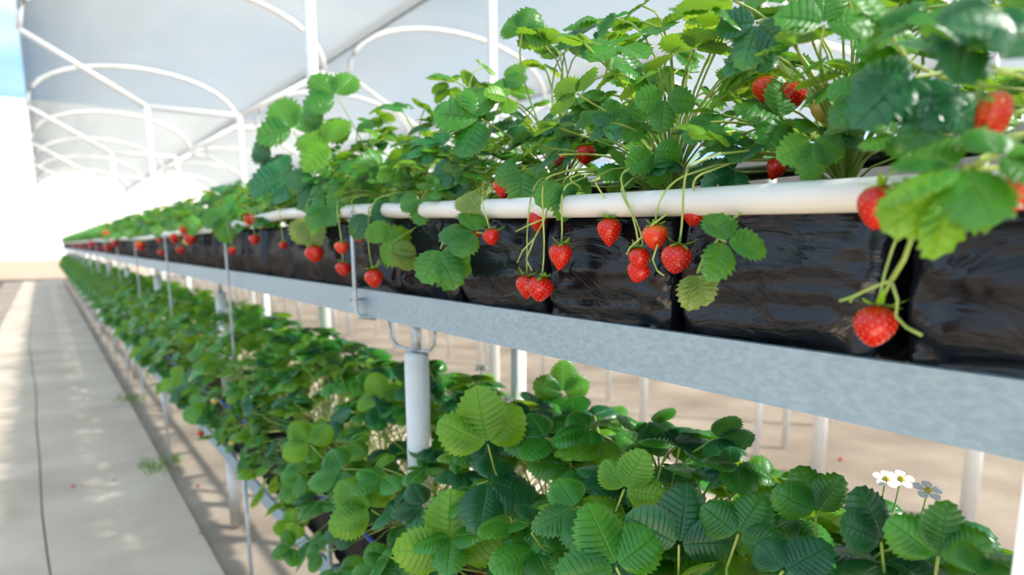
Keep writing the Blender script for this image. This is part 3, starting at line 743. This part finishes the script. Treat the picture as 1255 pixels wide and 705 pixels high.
# ------------------------------------------------------------------ leaves that can be picked out one by one
# px, py of the leaf node, X, middle leaflet image angle (deg, 0 right, 90 up), size px of leaflet, tilt toward camera, material, spread
HERO = [(890, 297, .60, -10, 52, (.9, .3), 'leaf_up', 1.9), (590, 146, .66, 165, 62, (.85, .4), 'leaf_up', 1.25), (1178, 205, .50, 190, 100, (.35, .95), 'leaf_up', 1.3), (1160, 225, .52, -85, 90, (.9, .35), 'leaf_young', .9),
        (583, 285, .61, 170, 46, (.6, .7), 'leaf_up', 1.2), (540, 305, .61, -75, 50, (.7, .3), 'leaf_up', .8), (575, 262, .62, 80, 30, (.9, .3), 'leaf_pale', .6), (466, 300, .60, 40, 40, (.8, .4), 'leaf_young', 1.3), (480, 306, .61, -25, 34, (.5, .7), 'leaf_pale', .5),
        (452, 262, .61, -60, 36, (.8, .5), 'leaf_deep', 1.2), (400, 250, .62, -130, 40, (.6, .7), 'leaf_up', 1.2), (375, 265, .62, -70, 38, (.8, .4), 'leaf_pale', .6), (405, 178, .70, 150, 48, (.8, .5), 'leaf_young', 1.3), (360, 160, .72, 120, 48, (.8, .4), 'leaf_up', 1.25), (412, 118, .74, 130, 42, (.7, .5), 'leaf_up', 1.3),
        (350, 215, .66, 200, 48, (.8, .4), 'leaf_deep', 1.3), (445, 150, .8, 20, 34, (.4, .8), 'leaf_up', 1.3), (487, 132, .78, 160, 34, (.3, .9), 'leaf_low', 1.5), (690, 225, .64, -80, 44, (.8, .5), 'leaf_up', 1.2), (640, 210, .66, -100, 40, (.8, .5), 'leaf_up', 1.2),
        (855, 335, .61, -95, 44, (.9, .2), 'leaf_pale', .3), (815, 120, .70, -90, 40, (.8, .5), 'leaf_up', 1.4), (930, 60, .66, 200, 46, (.6, .7), 'leaf_deep', 1.3), (995, 172, .66, -95, 46, (.8, .5), 'leaf_up', 1.1), (1030, 150, .70, -30, 42, (.7, .6), 'leaf_deep', 1.1),
        (640, 40, .74, 70, 40, (.7, .4), 'leaf_up', 1.3), (735, 25, .80, 170, 44, (.3, .9), 'leaf_up', 1.3), (800, 185, .68, -70, 42, (.7, .5), 'leaf_low', 1.2), (900, 210, .70, 190, 42, (.6, .7), 'leaf_deep', 1.2), (275, 262, .62, -90, 34, (.8, .4), 'leaf_up', 1.2), (1120, 95, .56, 215, 86, (.6, .7), 'leaf_deep', 1.2), (1185, 60, .52, 160, 90, (.4, .9), 'leaf_deep', 1.3), (1090, 40, .60, 120, 70, (.6, .7), 'leaf_up', 1.3), (1225, 190, .50, 10, 80, (.5, .8), 'leaf_up', 1.3), (1010, 30, .64, 80, 60, (.7, .5), 'leaf_up', 1.3), (928, 28, .64, 245, 52, (.8, .4), 'leaf_deep', 1.3), (1062, 118, .61, 215, 50, (.8, .5), 'leaf_low', 1.25), (1150, 118, .56, 250, 66, (.7, .5), 'leaf_deep', 1.2), (1135, 15, .58, 200, 66, (.5, .8), 'leaf_low', 1.3), (1215, 12, .54, 210, 74, (.5, .8), 'leaf_deep', 1.3), (1100, 165, .60, 190, 46, (.5, .8), 'leaf_up', 1.3), (870, 150, .70, 210, 36, (.7, .5), 'leaf_up', 1.3), (765, 130, .72, 260, 36, (.7, .5), 'leaf_up', 1.3), (335, 190, .68, 230, 40, (.8, .4), 'leaf_deep', 1.3), (388, 222, .66, 260, 40, (.7, .5), 'leaf_deep', 1.3), (430, 232, .66, 280, 36, (.7, .5), 'leaf_up', 1.3), (398, 148, .72, 240, 40, (.8, .4), 'leaf_low', 1.3), (515, 245, .64, 260, 30, (.7, .5), 'leaf_up', 1.3), (555, 215, .68, 230, 34, (.7, .5), 'leaf_deep', 1.3), (1250, 45, .52, 160, 80, (.6, .6), 'leaf_deep', 1.2)]
HEROL = [(552, 678, 0.546, 95, 74, (.65, .7), 'leaf_young', 1.35), (598, 545, 0.616, 100, 70, (.7, .5), 'leaf_young', 1.0), (598, 590, 0.616, -15, 72, (.6, .8), 'leaf_deep', 1.4), (706, 622, 0.581, 200, 58, (.5, .85), 'leaf_low', 1.5), (755, 695, 0.546, 110, 80, (.5, .85), 'leaf_low', 1.3), (832, 668, 0.634, 80, 74, (.6, .8), 'leaf_deep', 1.3),
         (905, 655, 0.672, 60, 60, (.6, .8), 'leaf_low', 1.4), (1000, 628, 0.749, 100, 56, (.8, .5), 'leaf_low', .9), (1080, 664, 0.710, 115, 66, (.7, .6), 'leaf_deep', .8), (1150, 682, 0.691, 80, 66, (.6, .7), 'leaf_low', 1.0), (960, 700, 0.634, 40, 66, (.5, .85), 'leaf_deep', 1.3), (1200, 706, 0.653, 20, 60, (.5, .8), 'leaf_up', 1.2),
         (455, 625, 0.528, 140, 56, (.7, .6), 'leaf_young', 1.2), (470, 490, 0.680, 110, 34, (.7, .5), 'leaf_young', 1.6), (340, 445, 0.720, 200, 40, (.7, .6), 'leaf_young', 1.4), (420, 575, 0.510, 200, 48, (.6, .7), 'leaf_low', 1.3), (380, 545, 0.510, 120, 36, (.7, .5), 'leaf_young', 1.5), (690, 482, 0.950, 90, 40, (.5, .7), 'leaf_up', 1.2), (800, 560, 0.850, 130, 50, (.5, .8), 'leaf_up', 1.2), (765, 600, 0.634, 60, 52, (.7, .6), 'leaf_young', 1.1)]
def add_hero(spec, table, kmax, low, tier, i):
    px, py, X, ang, spx, (fc, fu), mat, spread = spec
    c = onX(px, py, X); z = (c - Vector((0, 0, H))).dot(CF); size = spx * z / F
    pl, k = owner(table, c.y, kmax); a = math.radians(ang)
    D = CR * math.cos(a) + CU * math.sin(a); nn = -CF * fc + Vector((0, 0, 1)) * fu
    D = D + nn * (-.1)
    base = crown_l(k) if low else crown_u(k)
    if pl.scale.x != 1: pl.scale = (1, 1, 1)
    leaf_near(pl, base, c, D, nn, size, mat, tier, random.Random(1200 + i), .0017, spread, .05)
for i, h in enumerate(HERO): add_hero(h, UP, UNEAR - 1 if h[0] > 300 else UMID - 1, False, 'u', i)
for i, h in enumerate(HEROL): add_hero(h, LOW, LNEAR - 1, True, 'l', 50 + i)

# branching stalk in front of the bag at the right
def stalks(pl, paths):
    b = MB()
    for rr, P_ in paths:
        P_ = [onX(*p) for p in P_]; b.tube([p - pl.location for p in P_], rr, 6)
    tag(obj('fruit_stalk', b.mesh('fruit_stalk', 'stalk'), pl), 'pale branching stalk with empty fruit tips')
stalks(UP[0], [(.0022, [(1127, 262, .555), (1120, 285, .555), (1108, 318, .56), (1092, 344, .57)]), (.0016, [(1092, 344, .57), (1083, 362, .58), (1074, 380, .585)]), (.0014, [(1092, 344, .57), (1068, 353, .57), (1045, 364, .57), (1029, 369, .57)]), (.0014, [(1092, 344, .57), (1100, 368, .57), (1098, 388, .57), (1112, 402, .57), (1130, 411, .57)]), (.0011, [(1045, 364, .57), (1042, 371, .57)])])
stalks(UP[1], [(.0013, [(818, 262, .625), (800, 275, .62), (785, 292, .62), (772, 304, .62), (768, 312, .62)]), (.0012, [(806, 300, .62), (800, 318, .615), (806, 332, .615), (814, 338, .615)])])
stalks(UP[2], [(.0013, [(676, 232, .63), (668, 268, .62), (655, 292, .62), (645, 318, .62)]), (.0012, [(668, 268, .62), (648, 276, .62), (632, 284, .62)]), (.0012, [(655, 292, .62), (640, 308, .62), (634, 322, .62)]), (.0012, [(645, 318, .62), (652, 332, .62)])])
# flowers
pm = MB(); pm.add([(0, 0, 0), (.0035, .003, .0006), (.0048, .0065, .0012), (.003, .0095, .001), (0, .0105, .0006), (-.003, .0095, .001), (-.0048, .0065, .0012), (-.0035, .003, .0006)], [(0, 1, 2, 3, 4, 5, 6, 7)])
pm = pm.mesh('petal', 'petal'); ctr = MB(); ctr.tube([(0, 0, -.001), (0, 0, .002), (0, 0, .0035)], .003, 8, smooth_r=[.003, .0028, .0012]); ctr = ctr.mesh('flower_centre', 'pollen')
for i, (px, py, X, ang) in enumerate([(1104, 588, .93, 20), (1137, 602, .90, -30), (1086, 588, .94, 60), (545, 484, .86, 20), (590, 452, .9, 0), (620, 490, .86, 0)]):
    c = onX(px, py, X); pl, k = owner(LOW, c.y, LNEAR - 1)
    nn = (-CF * .5 + Vector((0, 0, 1)) + CR * math.sin(math.radians(ang)))
    fo = obj('flower', ctr, pl, mat=Matrix.Translation(-Vector(pl.location)) @ frame(c, CR, nn) @ Matrix.Diagonal((1.5, 1.5, 1.5, 1))); fo['label'] = 'small white strawberry flower'
    for j in range(5): obj('petal', pm, fo, mat=Matrix.Rotation(j * 1.2566, 4, 'Z') @ Matrix.Translation((0, .002, 0)))
    base = crown_l(k); b = MB(); b.tube([p - pl.location for p in bez(base, base + Vector((0, 0, .15)), c - Vector((0, 0, .08)), c - nn.normalized() * .001, 8)], .0012, 6, cap=False)
    obj('flower_stalk', b.mesh('flower_stalk', 'stalk'), pl)

# grass and fallen bits on the aisle
def tuft(px, py, label, n=70, s=1):
    c = onZ(px, py, 0); r = random.Random(px); b = MB()
    for i in range(n):
        x, y = r.gauss(0, .06 * s), r.gauss(0, .10 * s); a = r.uniform(0, 6.28); h = r.uniform(.02, .06); dx, dy = math.cos(a) * .03, math.sin(a) * .03
        b.add([(x - .003, y, 0), (x + .003, y, 0), (x + dx * .6 + .002, y + dy * .6, h * .8), (x + dx * .6 - .002, y + dy * .6, h * .8), (x + dx * 1.6, y + dy * 1.6, h)], [(0, 1, 2, 3), (3, 2, 4)])
    tag(obj('grass_tuft', b.mesh('grass_tuft', 'grass'), None, loc=c), label, 'grass', 'weeds on the aisle', 'stuff')
tuft(192, 573, 'low green weed tuft on the aisle, nearest the camera'); tuft(160, 490, 'low green weed tuft farther along the aisle'); tuft(213, 565, 'small weed tuft right of the nearest tuft', 30, .6)
for i, (px, py, c, s) in enumerate([(243, 598, 'red', .55), (90, 598, 'red', .5), (141, 588, 'dry', .9), (244, 654, 'dry', .8), (139, 468, 'dry', .8), (187, 541, 'dry', .7), (315, 645, 'dry', .9), (1032, 565, 'red', .8)]):
    c0 = onZ(px, py, 0 if px < 300 else -.02)
    if c == 'red':
        o = obj('fallen_strawberry', BER[1, 'red'][0], None, mat=Matrix.Translation(c0 + Vector((0, 0, .017 * s))) @ Matrix.Rotation(1.4, 4, 'X') @ Matrix.Diagonal((s, s, s, 1)))
        tag(o, ['fallen red strawberry on the concrete near the rack leg', 'fallen red strawberry in the middle of the aisle', '', '', '', '', '', 'fallen strawberry on the ground behind the rack'][i], 'strawberry')
    else:
        v = HI_L[i % 6]; b = MB(); b.add(v[0] * .028 * s, v[1], 0, v[2])
        o = obj('fallen_leaf', b.mesh('fallen_leaf', 'dry'), None, mat=Matrix.Translation(c0 + Vector((0, 0, .004))) @ Matrix.Rotation(i * 1.3, 4, 'Z'))
        tag(o, 'small dry brown leaf lying on the aisle floor', 'leaf', 'dry leaves on the aisle')
